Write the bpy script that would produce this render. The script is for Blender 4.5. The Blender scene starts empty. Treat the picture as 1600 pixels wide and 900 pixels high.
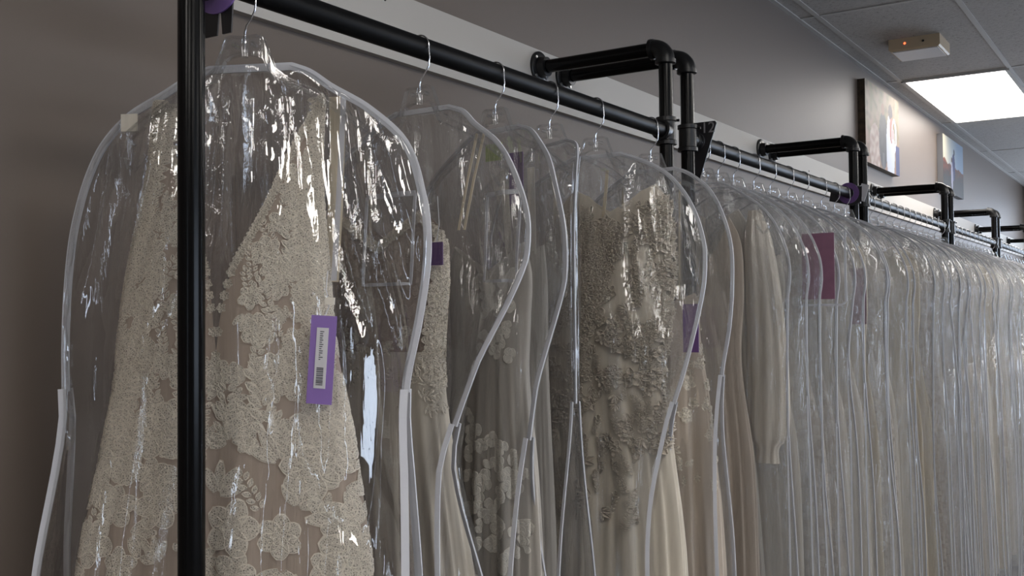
import bpy, math, random
from mathutils import Vector, Matrix, noise
PI = math.pi
C = bpy.context.scene.collection
EYE = 1.58                      # height of the lens above the floor
BARZ = EYE + .483               # centre of the hanging bars
BARY = 1.15                     # distance of the bars in front of the lens line
WALLY = 1.563
CEIL = EYE + 1.413

# ------------------------------------------------------------------ materials
def mat(name):
    m = bpy.data.materials.new(name); m.use_nodes = True
    nt = m.node_tree; nt.nodes.clear()
    out = nt.nodes.new('ShaderNodeOutputMaterial')
    return m, nt, out
def N(nt, t, **kw):
    n = nt.nodes.new(t)
    for k, v in kw.items():
        if k in n.inputs: n.inputs[k].default_value = v
        else: setattr(n, k, v)
    return n
def L(nt, a, b): nt.links.new(a, b)
def ramp(nt, src, stops):
    r = N(nt, 'ShaderNodeValToRGB')
    while len(r.color_ramp.elements) < len(stops): r.color_ramp.elements.new(.5)
    for e, (p, c) in zip(r.color_ramp.elements, stops):
        e.position = p; e.color = (*c, 1) if len(c) == 3 else c
    L(nt, src, r.inputs[0]); return r
def coords(nt, scale, kind='Object'):
    tc = N(nt, 'ShaderNodeTexCoord'); mp = N(nt, 'ShaderNodeMapping')
    mp.inputs['Scale'].default_value = scale
    L(nt, tc.outputs[kind], mp.inputs['Vector']); return mp.outputs['Vector']
def noise_(nt, vec, scale=1, detail=3, rough=.5, dist=0):
    n = N(nt, 'ShaderNodeTexNoise', Scale=scale, Detail=detail, Roughness=rough, Distortion=dist)
    L(nt, vec, n.inputs['Vector']); return n
def simple(name, col, rough=.5, metal=0, bump=None, var=None, spec=.5, coat=0, alpha=1):
    m, nt, out = mat(name)
    p = N(nt, 'ShaderNodeBsdfPrincipled', Roughness=rough, Metallic=metal)
    p.inputs['Base Color'].default_value = (*col, 1); p.inputs['Specular IOR Level'].default_value = spec
    p.inputs['Coat Weight'].default_value = coat; p.inputs['Alpha'].default_value = alpha
    if var:
        n = noise_(nt, coords(nt, (var[0],) * 3), 1, 4)
        c2 = tuple(x * (1 - var[1]) for x in col)
        r = ramp(nt, n.outputs['Fac'], [(.3, c2), (.7, col)]); L(nt, r.outputs[0], p.inputs['Base Color'])
    if bump:
        n = noise_(nt, coords(nt, bump[0]), 1, 3)
        b = N(nt, 'ShaderNodeBump', Strength=bump[1], Distance=bump[2]); L(nt, n.outputs['Fac'], b.inputs['Height']); L(nt, b.outputs[0], p.inputs['Normal'])
    L(nt, p.outputs[0], out.inputs[0]); return m
def film_mat(name, haze=.035, rough=.035, fine=1.0, tint=(.985, .985, .985), gain=1.7):
    """clear vinyl: looks straight through, reflects by Fresnel, a little milky"""
    m, nt, out = mat(name)
    v = coords(nt, (34, 34, 4.5)); n1 = noise_(nt, v, 1, 3, .5, .8)
    v2 = coords(nt, (5, 5, 2.2)); n2 = noise_(nt, v2, 1, 2)
    v3 = coords(nt, (95, 95, 38)); n3 = noise_(nt, v3, 1, 3, .6, 1.2)
    patch = ramp(nt, n2.outputs['Fac'], [(.48, (0, 0, 0)), (.66, (1, 1, 1))])
    mul = N(nt, 'ShaderNodeMath', operation='MULTIPLY'); L(nt, n3.outputs['Fac'], mul.inputs[0]); L(nt, patch.outputs[0], mul.inputs[1])
    sc = N(nt, 'ShaderNodeMath', operation='MULTIPLY'); L(nt, mul.outputs[0], sc.inputs[0]); sc.inputs[1].default_value = .6 * fine
    ad = N(nt, 'ShaderNodeMath', operation='ADD'); L(nt, n1.outputs['Fac'], ad.inputs[0]); L(nt, sc.outputs[0], ad.inputs[1])
    b = N(nt, 'ShaderNodeBump', Strength=1.0, Distance=.0032 * fine); L(nt, ad.outputs[0], b.inputs['Height'])
    fr = N(nt, 'ShaderNodeFresnel', IOR=1.5); L(nt, b.outputs[0], fr.inputs['Normal'])
    fm = N(nt, 'ShaderNodeMath', operation='MULTIPLY', use_clamp=True); L(nt, fr.outputs[0], fm.inputs[0]); fm.inputs[1].default_value = gain
    fm2 = N(nt, 'ShaderNodeMath', operation='MINIMUM'); L(nt, fm.outputs[0], fm2.inputs[0]); fm2.inputs[1].default_value = .32; fm = fm2
    g = N(nt, 'ShaderNodeBsdfGlossy', Roughness=rough); L(nt, b.outputs[0], g.inputs['Normal'])
    t = N(nt, 'ShaderNodeBsdfTransparent'); t.inputs[0].default_value = (*tint, 1)
    d = N(nt, 'ShaderNodeBsdfDiffuse'); d.inputs[0].default_value = (.86, .86, .87, 1)
    tl = N(nt, 'ShaderNodeBsdfTranslucent'); tl.inputs[0].default_value = (.86, .86, .87, 1)
    dm = N(nt, 'ShaderNodeMixShader'); dm.inputs[0].default_value = .5; L(nt, d.outputs[0], dm.inputs[1]); L(nt, tl.outputs[0], dm.inputs[2])
    hz = N(nt, 'ShaderNodeMixShader'); hz.inputs[0].default_value = haze; L(nt, t.outputs[0], hz.inputs[1]); L(nt, dm.outputs[0], hz.inputs[2])
    mx = N(nt, 'ShaderNodeMixShader'); L(nt, fm.outputs[0], mx.inputs[0]); L(nt, hz.outputs[0], mx.inputs[1]); L(nt, g.outputs[0], mx.inputs[2])
    L(nt, mx.outputs[0], out.inputs[0]); return m
def cloth_mat(name, col, col2=None, lace=0., scale=1., sheen=.2, trans=.15, streak=.1):
    """dress cloth; lace = strength of a woven floral relief"""
    m, nt, out = mat(name); col2 = col2 or tuple(c * .86 for c in col)
    p = N(nt, 'ShaderNodeBsdfPrincipled', Roughness=.75); p.inputs['Sheen Weight'].default_value = sheen
    p.inputs['Specular IOR Level'].default_value = .25
    v = coords(nt, (60, 60, 3)); n = noise_(nt, v, 1, 3)
    if lace:
        vv = coords(nt, (24 * scale,) * 3)
        wob = noise_(nt, vv, .6, 2)
        add = N(nt, 'ShaderNodeMixRGB', blend_type='ADD'); add.inputs[0].default_value = .9; L(nt, vv, add.inputs[1]); L(nt, wob.outputs['Color'], add.inputs[2])
        vo = N(nt, 'ShaderNodeTexVoronoi', feature='F1', Scale=1.0); L(nt, add.outputs[0], vo.inputs['Vector'])
        vo2 = N(nt, 'ShaderNodeTexVoronoi', feature='DISTANCE_TO_EDGE', Scale=3.2); L(nt, add.outputs[0], vo2.inputs['Vector'])
        r1 = ramp(nt, vo.outputs['Distance'], [(.12, (1, 1, 1)), (.5, (.8, .8, .8)), (.62, (0, 0, 0))])
        r2 = ramp(nt, vo2.outputs['Distance'], [(.02, (.35,) * 3), (.1, (1, 1, 1))])
        mm = N(nt, 'ShaderNodeMixRGB', blend_type='MULTIPLY'); mm.inputs[0].default_value = 1; L(nt, r1.outputs[0], mm.inputs[1]); L(nt, r2.outputs[0], mm.inputs[2])
        cm = N(nt, 'ShaderNodeMixRGB'); L(nt, mm.outputs[0], cm.inputs[0]); cm.inputs[1].default_value = (*col2, 1); cm.inputs[2].default_value = (*col, 1)
        L(nt, cm.outputs[0], p.inputs['Base Color'])
        b = N(nt, 'ShaderNodeBump', Strength=lace, Distance=.004); L(nt, mm.outputs[0], b.inputs['Height']); L(nt, b.outputs[0], p.inputs['Normal'])
    else:
        r = ramp(nt, n.outputs['Fac'], [(.35, tuple(c * (1 - streak) for c in col)), (.65, col)]); L(nt, r.outputs[0], p.inputs['Base Color'])
        b = N(nt, 'ShaderNodeBump', Strength=.35, Distance=.004); L(nt, n.outputs['Fac'], b.inputs['Height']); L(nt, b.outputs[0], p.inputs['Normal'])
    tl = N(nt, 'ShaderNodeBsdfTranslucent'); tl.inputs[0].default_value = (*col, 1)
    mx = N(nt, 'ShaderNodeMixShader'); mx.inputs[0].default_value = trans; L(nt, p.outputs[0], mx.inputs[1]); L(nt, tl.outputs[0], mx.inputs[2])
    L(nt, mx.outputs[0], out.inputs[0]); return m
def emit(name, col, s):
    m, nt, out = mat(name); e = N(nt, 'ShaderNodeEmission', Strength=s); e.inputs[0].default_value = (*col, 1)
    L(nt, e.outputs[0], out.inputs[0]); return m

M = {}
M['wall'] = simple('taupe_paint', (.14, .111, .092), .52, bump=((70, 70, 70), .12, .002), spec=.4)
M['board'] = simple('white_board', (.47, .44, .40), .6, bump=((3, 60, 60), .1, .002))
M['black'] = simple('black_steel', (.003, .003, .0032), .2, bump=((40, 40, 40), .08, .001), spec=.15)
M['bar'] = simple('dull_black_bar', (.003, .003, .0033), .42, bump=((40, 40, 40), .08, .001), spec=.1)
M['iron'] = simple('cast_fitting', (.007, .007, .0075), .34, bump=((120, 120, 120), .3, .001), spec=.35)
M['screw'] = simple('screw_steel', (.5, .5, .5), .3, 1)
M['dark'] = simple('dark_hole', (.02, .018, .016), .8)
M['wire'] = simple('hook_wire', (.62, .62, .64), .22, 1)
M['floor'] = simple('grey_carpet', (.16, .15, .145), .95, bump=((300, 300, 300), .5, .004), var=(4, .2))
M['film'] = film_mat('clear_vinyl', rough=.02, gain=2.2)
M['film1'] = film_mat('clear_vinyl_crisp', haze=.013, rough=.012, fine=.7, gain=3.2)
M['film_far'] = film_mat('clear_vinyl_milky', haze=.05, rough=.03, fine=1.3, gain=2.4)
M['tape'] = simple('white_binding', (.56, .565, .60), .5, bump=((200, 200, 200), .15, .001), alpha=.85)
M['acrylic'] = film_mat('clear_plastic', haze=.04, rough=.05, fine=.12, gain=2.6)
M['purple'] = simple('purple_card', (.22, .13, .38), .55)
M['purple_dk'] = simple('violet_card', (.13, .06, .2), .5)
M['mauve'] = simple('mauve_card', (.24, .11, .17), .6, var=(30, .15))
M['paper'] = simple('label_paper', (.55, .54, .56), .6)
M['ink'] = simple('label_ink', (.05, .05, .06), .6)
M['green'] = simple('lime_sticker', (.3, .42, .05), .5)
M['plate'] = simple('divider_plastic', (.012, .011, .013), .4)
M['digit'] = simple('divider_digit', (.2, .19, .2), .5)
M['beige'] = simple('beige_plastic', (.5, .39, .26), .5)
M['lens'] = simple('frosted_lens', (.62, .62, .64), .4)
M['grid'] = simple('ceiling_grid', (.42, .41, .395), .5)
M['lamp'] = emit('light_diffuser', (1.0, .955, .90), 24.0)
M['lamp_dim'] = emit('light_diffuser_warm', (1.0, .955, .90), 18.0)
M['led'] = emit('red_led', (1, .12, .04), 6)
M['champagne'] = cloth_mat('champagne_tulle', (.52, .42, .34), (.46, .37, .3), streak=.12)
M['ivory_lace'] = cloth_mat('ivory_lace', (.76, .69, .58), (.60, .52, .42), lace=.5, scale=9)
M['ivory'] = cloth_mat('ivory_tulle', (.73, .66, .55), streak=.16)
M['cream'] = cloth_mat('cream_satin', (.68, .59, .44), streak=.1)
M['white'] = cloth_mat('soft_white_tulle', (.76, .71, .62), streak=.14)
M['sheer'] = cloth_mat('grey_sheer_tulle', (.55, .51, .455), streak=.2)
M['mocha'] = cloth_mat('mocha_lining', (.47, .38, .31), (.36, .28, .23), lace=.6, scale=2.6)
M['blush'] = cloth_mat('blush_tulle', (.60, .51, .42), streak=.12)
M['lace_a'] = cloth_mat('cream_lace_cloth', (.72, .66, .57), (.52, .46, .39), lace=1.0, scale=1.3)
M['lace_b'] = cloth_mat('beaded_lace_cloth', (.66, .58, .5), (.46, .38, .32), lace=1.0, scale=2.2)

def net_mat(name, col, core=.35):
    m, nt, out = mat(name); at_ = N(nt, 'ShaderNodeAttribute', attribute_name='edge')
    v = coords(nt, (330,) * 3); vo = N(nt, 'ShaderNodeTexVoronoi', feature='DISTANCE_TO_EDGE', Scale=1.0); L(nt, v, vo.inputs['Vector'])
    net = ramp(nt, vo.outputs['Distance'], [(.1, (1, 1, 1)), (.3, (core,) * 3)])
    n = noise_(nt, coords(nt, (60,) * 3), 1, 2)
    e = ramp(nt, at_.outputs['Fac'], [(.55, (0, 0, 0)), (.8, (1, 1, 1))])
    mx = N(nt, 'ShaderNodeMath', operation='MAXIMUM'); L(nt, net.outputs[0], mx.inputs[0]); L(nt, e.outputs[0], mx.inputs[1])
    c = ramp(nt, e.outputs[0], [(0, tuple(x * .93 for x in col)), (1, tuple(min(1, x * 1.07) for x in col))])
    p = N(nt, 'ShaderNodeBsdfPrincipled', Roughness=.6); p.inputs['Sheen Weight'].default_value = .15; p.inputs['Specular IOR Level'].default_value = .3
    L(nt, c.outputs[0], p.inputs['Base Color'])
    hs = N(nt, 'ShaderNodeMath', operation='ADD'); L(nt, e.outputs[0], hs.inputs[0]); L(nt, n.outputs['Fac'], hs.inputs[1])
    b = N(nt, 'ShaderNodeBump', Strength=.6, Distance=.0015); L(nt, hs.outputs[0], b.inputs['Height']); L(nt, b.outputs[0], p.inputs['Normal'])
    t = N(nt, 'ShaderNodeBsdfTransparent'); ms = N(nt, 'ShaderNodeMixShader')
    L(nt, mx.outputs[0], ms.inputs[0]); L(nt, t.outputs[0], ms.inputs[1]); L(nt, p.outputs[0], ms.inputs[2]); L(nt, ms.outputs[0], out.inputs[0]); return m
M['petal_white'] = net_mat('white_leaf_petals', (.80, .76, .68), .88)
M['net_lace'] = net_mat('corded_ivory_lace', (.74, .67, .56))

# ceiling tile: mineral fibre with specks
m, nt, out = mat('ceiling_tile'); p = N(nt, 'ShaderNodeBsdfPrincipled', Roughness=.9)
n = noise_(nt, coords(nt, (70,) * 3), 1, 4, .7); r = ramp(nt, n.outputs['Fac'], [(.3, (.18, .17, .16)), (.42, (.39, .375, .36)), (.7, (.44, .43, .42))])
L(nt, r.outputs[0], p.inputs['Base Color']); b = N(nt, 'ShaderNodeBump', Strength=.5, Distance=.004); L(nt, n.outputs['Fac'], b.inputs['Height']); L(nt, b.outputs[0], p.inputs['Normal'])
L(nt, p.outputs[0], out.inputs[0]); M['tile'] = m

# ------------------------------------------------------------------ mesh helpers
class MB:
    def __init__(s): s.v = []; s.f = []; s.mi = []; s.cur = 0
    def add(s, vs, fs):
        b = len(s.v); s.v += [Vector(v) for v in vs]; s.f += [tuple(b + i for i in f) for f in fs]; s.mi += [s.cur] * len(fs); return s
    def box(s, lo, hi):
        x0, y0, z0 = lo; x1, y1, z1 = hi
        return s.add([(x0, y0, z0), (x1, y0, z0), (x1, y1, z0), (x0, y1, z0), (x0, y0, z1), (x1, y0, z1), (x1, y1, z1), (x0, y1, z1)],
                     [(0, 3, 2, 1), (4, 5, 6, 7), (0, 1, 5, 4), (1, 2, 6, 5), (2, 3, 7, 6), (3, 0, 4, 7)])
    def ring(s, c, ax, rads, n=24, caps=True):
        """revolve (offset along ax, radius) pairs about c, ax"""
        ax = Vector(ax).normalized(); a = ax.orthogonal().normalized(); b = ax.cross(a); c = Vector(c)
        vs = [c + ax * t + (a * math.cos(2 * PI * i / n) + b * math.sin(2 * PI * i / n)) * r for t, r in rads for i in range(n)]
        fs = [(j * n + i, j * n + (i + 1) % n, (j + 1) * n + (i + 1) % n, (j + 1) * n + i) for j in range(len(rads) - 1) for i in range(n)]
        if caps: fs += [tuple(range(n))[::-1], tuple((len(rads) - 1) * n + i for i in range(n))]
        return s.add(vs, fs)
    def tube(s, pts, r, n=8, caps=True):
        pts = [Vector(p) for p in pts]; vs = []; t0 = (pts[1] - pts[0]).normalized(); a = t0.orthogonal().normalized()
        for i, p in enumerate(pts):
            t = (pts[min(i + 1, len(pts) - 1)] - pts[max(i - 1, 0)]).normalized()
            a = (a - t * a.dot(t)).normalized(); b = t.cross(a); rr = r[i] if isinstance(r, (list, tuple)) else r
            vs += [p + (a * math.cos(2 * PI * k / n) + b * math.sin(2 * PI * k / n)) * rr for k in range(n)]
        fs = [(j * n + i, j * n + (i + 1) % n, (j + 1) * n + (i + 1) % n, (j + 1) * n + i) for j in range(len(pts) - 1) for i in range(n)]
        if caps: fs += [tuple(range(n))[::-1], tuple((len(pts) - 1) * n + i for i in range(n))]
        return s.add(vs, fs)
    def ribbon(s, pts, w, t, nrm):
        """flat tape; nrm(i, tangent) gives the direction of its width, t is its thickness"""
        pts = [Vector(p) for p in pts]; vs = []
        for i, p in enumerate(pts):
            tg = (pts[min(i + 1, len(pts) - 1)] - pts[max(i - 1, 0)]).normalized()
            a = Vector(nrm(i, tg)); a = (a - tg * a.dot(tg)).normalized(); b = tg.cross(a)
            vs += [p + a * w / 2 - b * t / 2, p + a * w / 2 + b * t / 2, p - a * w / 2 + b * t / 2, p - a * w / 2 - b * t / 2]
        fs = [(4 * j + i, 4 * j + (i + 1) % 4, 4 * j + 4 + (i + 1) % 4, 4 * j + 4 + i) for j in range(len(pts) - 1) for i in range(4)]
        fs += [(3, 2, 1, 0), tuple(4 * (len(pts) - 1) + i for i in range(4))]
        return s.add(vs, fs)
    def grid(s, P, closed=False):
        """P[j][i] rows of points"""
        n = len(P[0]); fs = []
        for j in range(len(P) - 1):
            for i in range(n if closed else n - 1):
                k = (i + 1) % n; fs.append((j * n + i, j * n + k, (j + 1) * n + k, (j + 1) * n + i))
        return s.add([q for row in P for q in row], fs)
    def mesh(s, name, mats, smooth=True):
        me = bpy.data.meshes.new(name); me.from_pydata([tuple(v) for v in s.v], [], s.f)
        for m in (mats if isinstance(mats, (list, tuple)) else [mats]): me.materials.append(m)
        me.polygons.foreach_set('material_index', s.mi)
        if smooth:
            me.polygons.foreach_set('use_smooth', [True] * len(me.polygons))
            if smooth != 'all': me.set_sharp_from_angle(angle=math.radians(38))
        me.update(); return me
    def build(s, name, mats, parent=None, smooth=True):
        o = bpy.data.objects.new(name, s.mesh(name, mats, smooth)); C.objects.link(o); o.parent = parent; return o
def tag(o, label=None, cat=None, group=None, kind=None):
    for k, v in (('label', label), ('category', cat), ('group', group), ('kind', kind)):
        if v: o[k] = v
    return o
def empty(name, loc=(0, 0, 0), rz=0, label=None, cat=None, group=None):
    o = bpy.data.objects.new(name, None); C.objects.link(o); o.location = loc; o.rotation_euler.z = rz; o.empty_display_size = .05
    return tag(o, label, cat, group)
def dup(root, label, loc, rz=0, sy=1, group=None, sx=1):
    c = root.copy(); C.objects.link(c); c.location = loc; c.rotation_euler.z = rz; c.scale = (sx, sy, 1); c['label'] = label
    if group: c['group'] = group
    for ch in list(root.children):
        d = ch.copy(); C.objects.link(d); d.parent = c
        for g in list(ch.children):
            e = g.copy(); C.objects.link(e); e.parent = d
    return c
def lerp(tab, x, k=1):
    if x <= tab[0][0]: return tab[0][k]
    for a, b in zip(tab, tab[1:]):
        if x <= b[0]:
            t = (x - a[0]) / (b[0] - a[0]); return a[k] + (b[k] - a[k]) * t
    return tab[-1][k]
def sm(a, b, x):
    t = min(1, max(0, (x - a) / (b - a))); return t * t * (3 - 2 * t)
def sper(tab, x, k=1):
    """monotone-ish smooth interpolation (Catmull-Rom with clamped ends)"""
    n = len(tab)
    if x <= tab[0][0]: return tab[0][k]
    if x >= tab[-1][0]: return tab[-1][k]
    for i in range(n - 1):
        if x <= tab[i + 1][0]: break
    x0, x1 = tab[i][0], tab[i + 1][0]; y0, y1 = tab[i][k], tab[i + 1][k]
    m0 = (y1 - tab[i - 1][k]) / (x1 - tab[i - 1][0]) if i > 0 else (y1 - y0) / (x1 - x0)
    m1 = (tab[i + 2][k] - y0) / (tab[i + 2][0] - x0) if i + 2 < n else (y1 - y0) / (x1 - x0)
    h = x1 - x0; t = (x - x0) / h
    return (2 * t**3 - 3 * t * t + 1) * y0 + (t**3 - 2 * t * t + t) * h * m0 + (-2 * t**3 + 3 * t * t) * y1 + (t**3 - t * t) * h * m1

# ------------------------------------------------------------------ the room
XL, XR, YB = -5.5, 13.0, -7.5
tag(MB().box((XL - .2, YB - .2, -.1), (XR + .2, WALLY + .2, 0)).build('floor', M['floor']), kind='structure')
tag(MB().box((XL - .2, YB - .2, CEIL), (XR + .2, WALLY + .2, CEIL + .1)).build('ceiling', M['tile']), kind='structure')
tag(MB().box((XL - .2, WALLY, 0), (XR + .2, WALLY + .15, CEIL)).build('wall_back', M['wall']), kind='structure')
def wall_open(name, axis, pos, a0, a1, o0, o1, z0, z1, th):
    w = MB()
    def bx(p, q, r, s_):
        if axis == 'x': w.box((min(pos, pos + th), p, r), (max(pos, pos + th), q, s_))
        else: w.box((p, min(pos, pos + th), r), (q, max(pos, pos + th), s_))
    bx(a0, o0, 0, CEIL); bx(o1, a1, 0, CEIL); bx(o0, o1, 0, z0); bx(o0, o1, z1, CEIL)
    return tag(w.build(name, M['wall']), kind='structure')
wall_open('wall_right', 'x', XR, YB, WALLY, -6.8, 1.2, .15, 2.85, .15)
wall_open('wall_left', 'x', XL, YB, WALLY, -1.28, -.92, .4, 2.5, -.15)
wall_open('wall_front', 'y', YB, XL, XR, -1.8, 4.2, .7, 2.45, -.15)
glass = film_mat('window_glass', haze=.0, rough=.0, fine=.01, gain=1.0)
def window(name, axis, pos, o0, o1, z0, z1, k):
    r = tag(empty(name, (0, 0, 0)), kind='structure'); f = MB(); g = MB()
    def bx(mb, p, q, r_, s_, d):
        if axis == 'x': mb.box((pos + .04 - d, p, r_), (pos + .04 + d, q, s_))
        else: mb.box((p, pos - .06 - d, r_), (q, pos - .06 + d, s_))
    bx(f, o0, o1, z0, z0 + .06, .03); bx(f, o0, o1, z1 - .06, z1, .03)
    for i in range(k + 1):
        c = o0 + .03 + (o1 - o0 - .06) * i / k; bx(f, c - .03, c + .03, z0, z1, .03)
    bx(g, o0, o1, z0, z1, .003)
    f.build('frame', M['black'], r); g.build('pane', glass, r)
window('window_1', 'x', XR, -6.8, 1.2, .15, 2.85, 4)
window('window_2', 'y', YB, -1.8, 4.2, .7, 2.45, 4)
window('added_slit_window', 'x', XL - .08, -1.28, -.92, .4, 2.5, 1)  # unseen slit window, added so the film catches vertical streaks

# ceiling grid of slim metal strips; tiles 1.67 x 0.605
gx0, gpx, gy0, gpy = 4.9, 1.67, 1.462, .605
g = MB(); y = gy0
while y > YB: g.box((XL, y - .012, CEIL - .004), (XR, y + .012, CEIL + .001)); y -= gpy
x = gx0 - 5 * gpx
while x < XR: g.box((x - .012, YB, CEIL - .0035), (x + .012, WALLY, CEIL + .001)); x += gpx
g.box((XL, WALLY - .022, CEIL - .006), (XR, WALLY, CEIL + .001))
tag(g.build('trim_1', M['grid'], smooth=False), kind='structure')
# white mounting board along the wall
bo = MB().box((XL, WALLY - .02, EYE + .5993), (XR, WALLY, EYE + .7578)).build('trim_2', M['board'], smooth=False); tag(bo, kind='structure')
for xx, zz in ((1.83, .733), (3.72, .632), (4.99, .69), (5.6, .655), (2.9, .66), (7.1, .64)):
    MB().ring((xx, WALLY - .0215, EYE + zz), (0, 1, 0), [(0, .0035), (.002, .0045)], 12).build('screw', M['dark'], bo)

# light fixtures set in the grid
def ceiling_light(ix, iy, label, lamp='lamp'):
    x0 = gx0 + ix * gpx; y1 = gy0 - iy * gpy
    t = empty('ceiling_light', (x0 + gpx / 2, y1 - gpy / 2, CEIL), 0, label, 'ceiling light')
    w, d = gpx / 2 - .014, gpy / 2 - .014
    fr = MB()
    for a in (-1, 1):
        fr.box((-w, a * d - .012, -.012), (w, a * d + .012, .0)); fr.box((a * w - .012, -d, -.012), (a * w + .012, d, .0))
    fr.build('frame', M['grid'], t, False)
    MB().box((-w + .012, -d + .012, -.008), (w - .012, d - .012, -.002)).build('diffuser', M[lamp], t, False)
    return t
ceiling_light(1, 0, 'bright square ceiling light panel above the canvas photos by the wall', 'lamp_dim')
spots = [(0, 3), (2, 3), (4, 4), (-5, 1), (-5, 4), (-4, 7), (-3, 3), (-2, 9), (-1, 5), (1, 4), (3, 4), (1, 8), (4, 8), (5, 1)]  # out-of-view panels added to brighten the racks and glint on the film
wh = ['close in front of the second rack', 'close in front of the third rack', 'close in front of the far racks', 'beside the added side window', 'in front of the added side window', 'far out over the shop floor', 'above the viewer', 'near the front shop window', 'over the open floor facing the second rack',
      'over the open floor facing the fourth rack', 'over the open floor facing the fifth rack', 'by the front window facing the fourth rack', 'by the front window near the end wall', 'near the end of the wall of racks']
for (ix, iy), wd in zip(spots, wh): ceiling_light(ix, iy, 'added unseen ceiling panel ' + wd)

# emergency unit on the ceiling
t = empty('emergency_light', (5.68, 1.165, CEIL), 0, 'small beige box with a glowing red indicator fixed to the ceiling tiles', 'emergency light')
b = MB(); x0, x1, y0, y1 = -.13, .13, -.125, .125
P = [[(x0, y0, 0), (x1, y0, 0), (x1, y1, 0), (x0, y1, 0)], [(x0, y0, -.055), (x1, y0, -.055), (x1, y1, -.055), (x0, y1, -.055)],
     [(x0 + .008, y0 + .008, -.062), (x1 - .008, y0 + .008, -.062), (x1 - .008, y1 - .008, -.062), (x0 + .008, y1 - .008, -.062)]]
b.grid(P, True); b.f.append((11, 10, 9, 8)); b.mi.append(0); b.build('housing', M['beige'], t, False)
MB().box((x0 + .02, y0 + .015, -.066), (x1 - .02, y1 - .015, -.061)).build('lens', M['lens'], t, False)
MB().ring((x0 - .002, .045, -.028), (1, 0, 0), [(0, .005), (.004, .006)], 12).build('indicator', M['led'], t)
MB().ring((x0 - .002, -.045, -.028), (1, 0, 0), [(0, .006), (.004, .006)], 12).build('test_button', M['dark'], t)

# ------------------------------------------------------------------ canvas photographs
def canvas(x0, x1, z0, z1, label, paint, edge):
    t = empty('canvas_picture', ((x0 + x1) / 2, WALLY, EYE + (z0 + z1) / 2), 0, label, 'picture')
    w, h = (x1 - x0) / 2, (z1 - z0) / 2
    MB().box((-w, -.042, -h), (w, -.001, h)).build('canvas', M[edge], t, False)
    nx, nz = 90, 56; me = MB(); cols = []
    me.grid([[(-w + 2 * w * i / nx, -.0428, -h + 2 * h * j / nz) for i in range(nx + 1)] for j in range(nz + 1)])
    o = me.build('printed_image', paint_mat, t, False)
    ca = o.data.color_attributes.new('print', 'FLOAT_COLOR', 'POINT')
    for j in range(nz + 1):
        for i in range(nx + 1):
            c = tuple(x * x * .72 for x in paint(i / nx, j / nz)); ca.data[j * (nx + 1) + i].color = (*c, 1)
    return t
m, nt, out = mat('printed_canvas'); p = N(nt, 'ShaderNodeBsdfPrincipled', Roughness=.6); a = N(nt, 'ShaderNodeVertexColor', layer_name='print')
L(nt, a.outputs[0], p.inputs[0]); L(nt, p.outputs[0], out.inputs[0]); paint_mat = m
M['leafy'] = simple('dark_leaf_print', (.10, .065, .035), .6, var=(25, .9)); M['pale_edge'] = simple('pale_canvas_edge', (.12, .12, .13), .6)
def nz_(u, v, s, k=0): return noise.noise(Vector((u * s, v * s, k)))
def mixc(a, b, t): t = max(0, min(1, t)); return tuple(x + (y - x) * t for x, y in zip(a, b))
def ell(u, v, cx, cy, rx, ry): return ((u - cx) / rx)**2 + ((v - cy) / ry)**2 < 1
def paint1(u, v):
    c = mixc((.42, .40, .26), (.62, .50, .42), .5 + nz_(u * 1.6, v * .7, 6)); c = mixc(c, (.2, .17, .1), .8 * (nz_(u, v, 11, 3)))
    if v < .42: c = mixc(c, (.55, .36, .3), .6 - v)
    if ell(u, v, .26, .22, .16, .3): c = mixc((.62, .5, .45), (.8, .72, .68), .5 + nz_(u, v, 14))
    # groom in a grey suit, bride in white
    if ell(u, v, .50, .36, .13, .36) : c = mixc((.14, .14, .17), (.2, .2, .24), .5 + nz_(u, v, 12))
    if ell(u, v, .50, .76, .05, .08): c = (.5, .33, .25)
    if .47 < u < .53 and v < .2: c = (.3, .3, .33)
    if ell(u, v, .72, .3, .13, .46): c = (.78, .8, .86)
    if ell(u, v, .73, .78, .065, .1): c = (.2, .15, .17)
    if ell(u, v, .76, .55, .06, .17): c = (.6, .36, .32)
    if ell(u, v, .84, .5, .08, .22) and not ell(u, v, .83, .5, .045, .17): c = (.82, .84, .9)
    if u > .88 and v < .38: c = (.13, .16, .38)
    return c
def paint2(u, v):
    c = mixc((.85, .8, .68), (.5, .6, .72), u * 1.4)
    hor = .52 + .06 * nz_(u, 0, 7) + (.12 * (.4 - u) if u < .4 else -.1 * (u - .5))
    if v < hor: c = mixc((.10, .075, .05), (.42, .18, .05), (v - .25) / .3 + .5 * nz_(u, v, 13))
    if v < .3: c = mixc(c, (.11, .1, .09), .8)
    if ell(u, v, .5, .5, .075, .25): c = (.12, .14, .34)
    if ell(u, v, .53, .78, .03, .06): c = (.14, .12, .16)
    if ell(u, v, .42, .33, .05, .26): c = (.6, .6, .7)
    if ell(u, v, .41, .62, .03, .05): c = (.3, .2, .16)
    return c
canvas(5.97, 6.77, .855, 1.325, 'large canvas print of a couple in grey suit and white gown under leaves', paint1, 'leafy')
canvas(8.15, 8.95, .905, 1.325, 'smaller looking canvas print of a couple on an orange hillside under pale sky', paint2, 'pale_edge')

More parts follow.
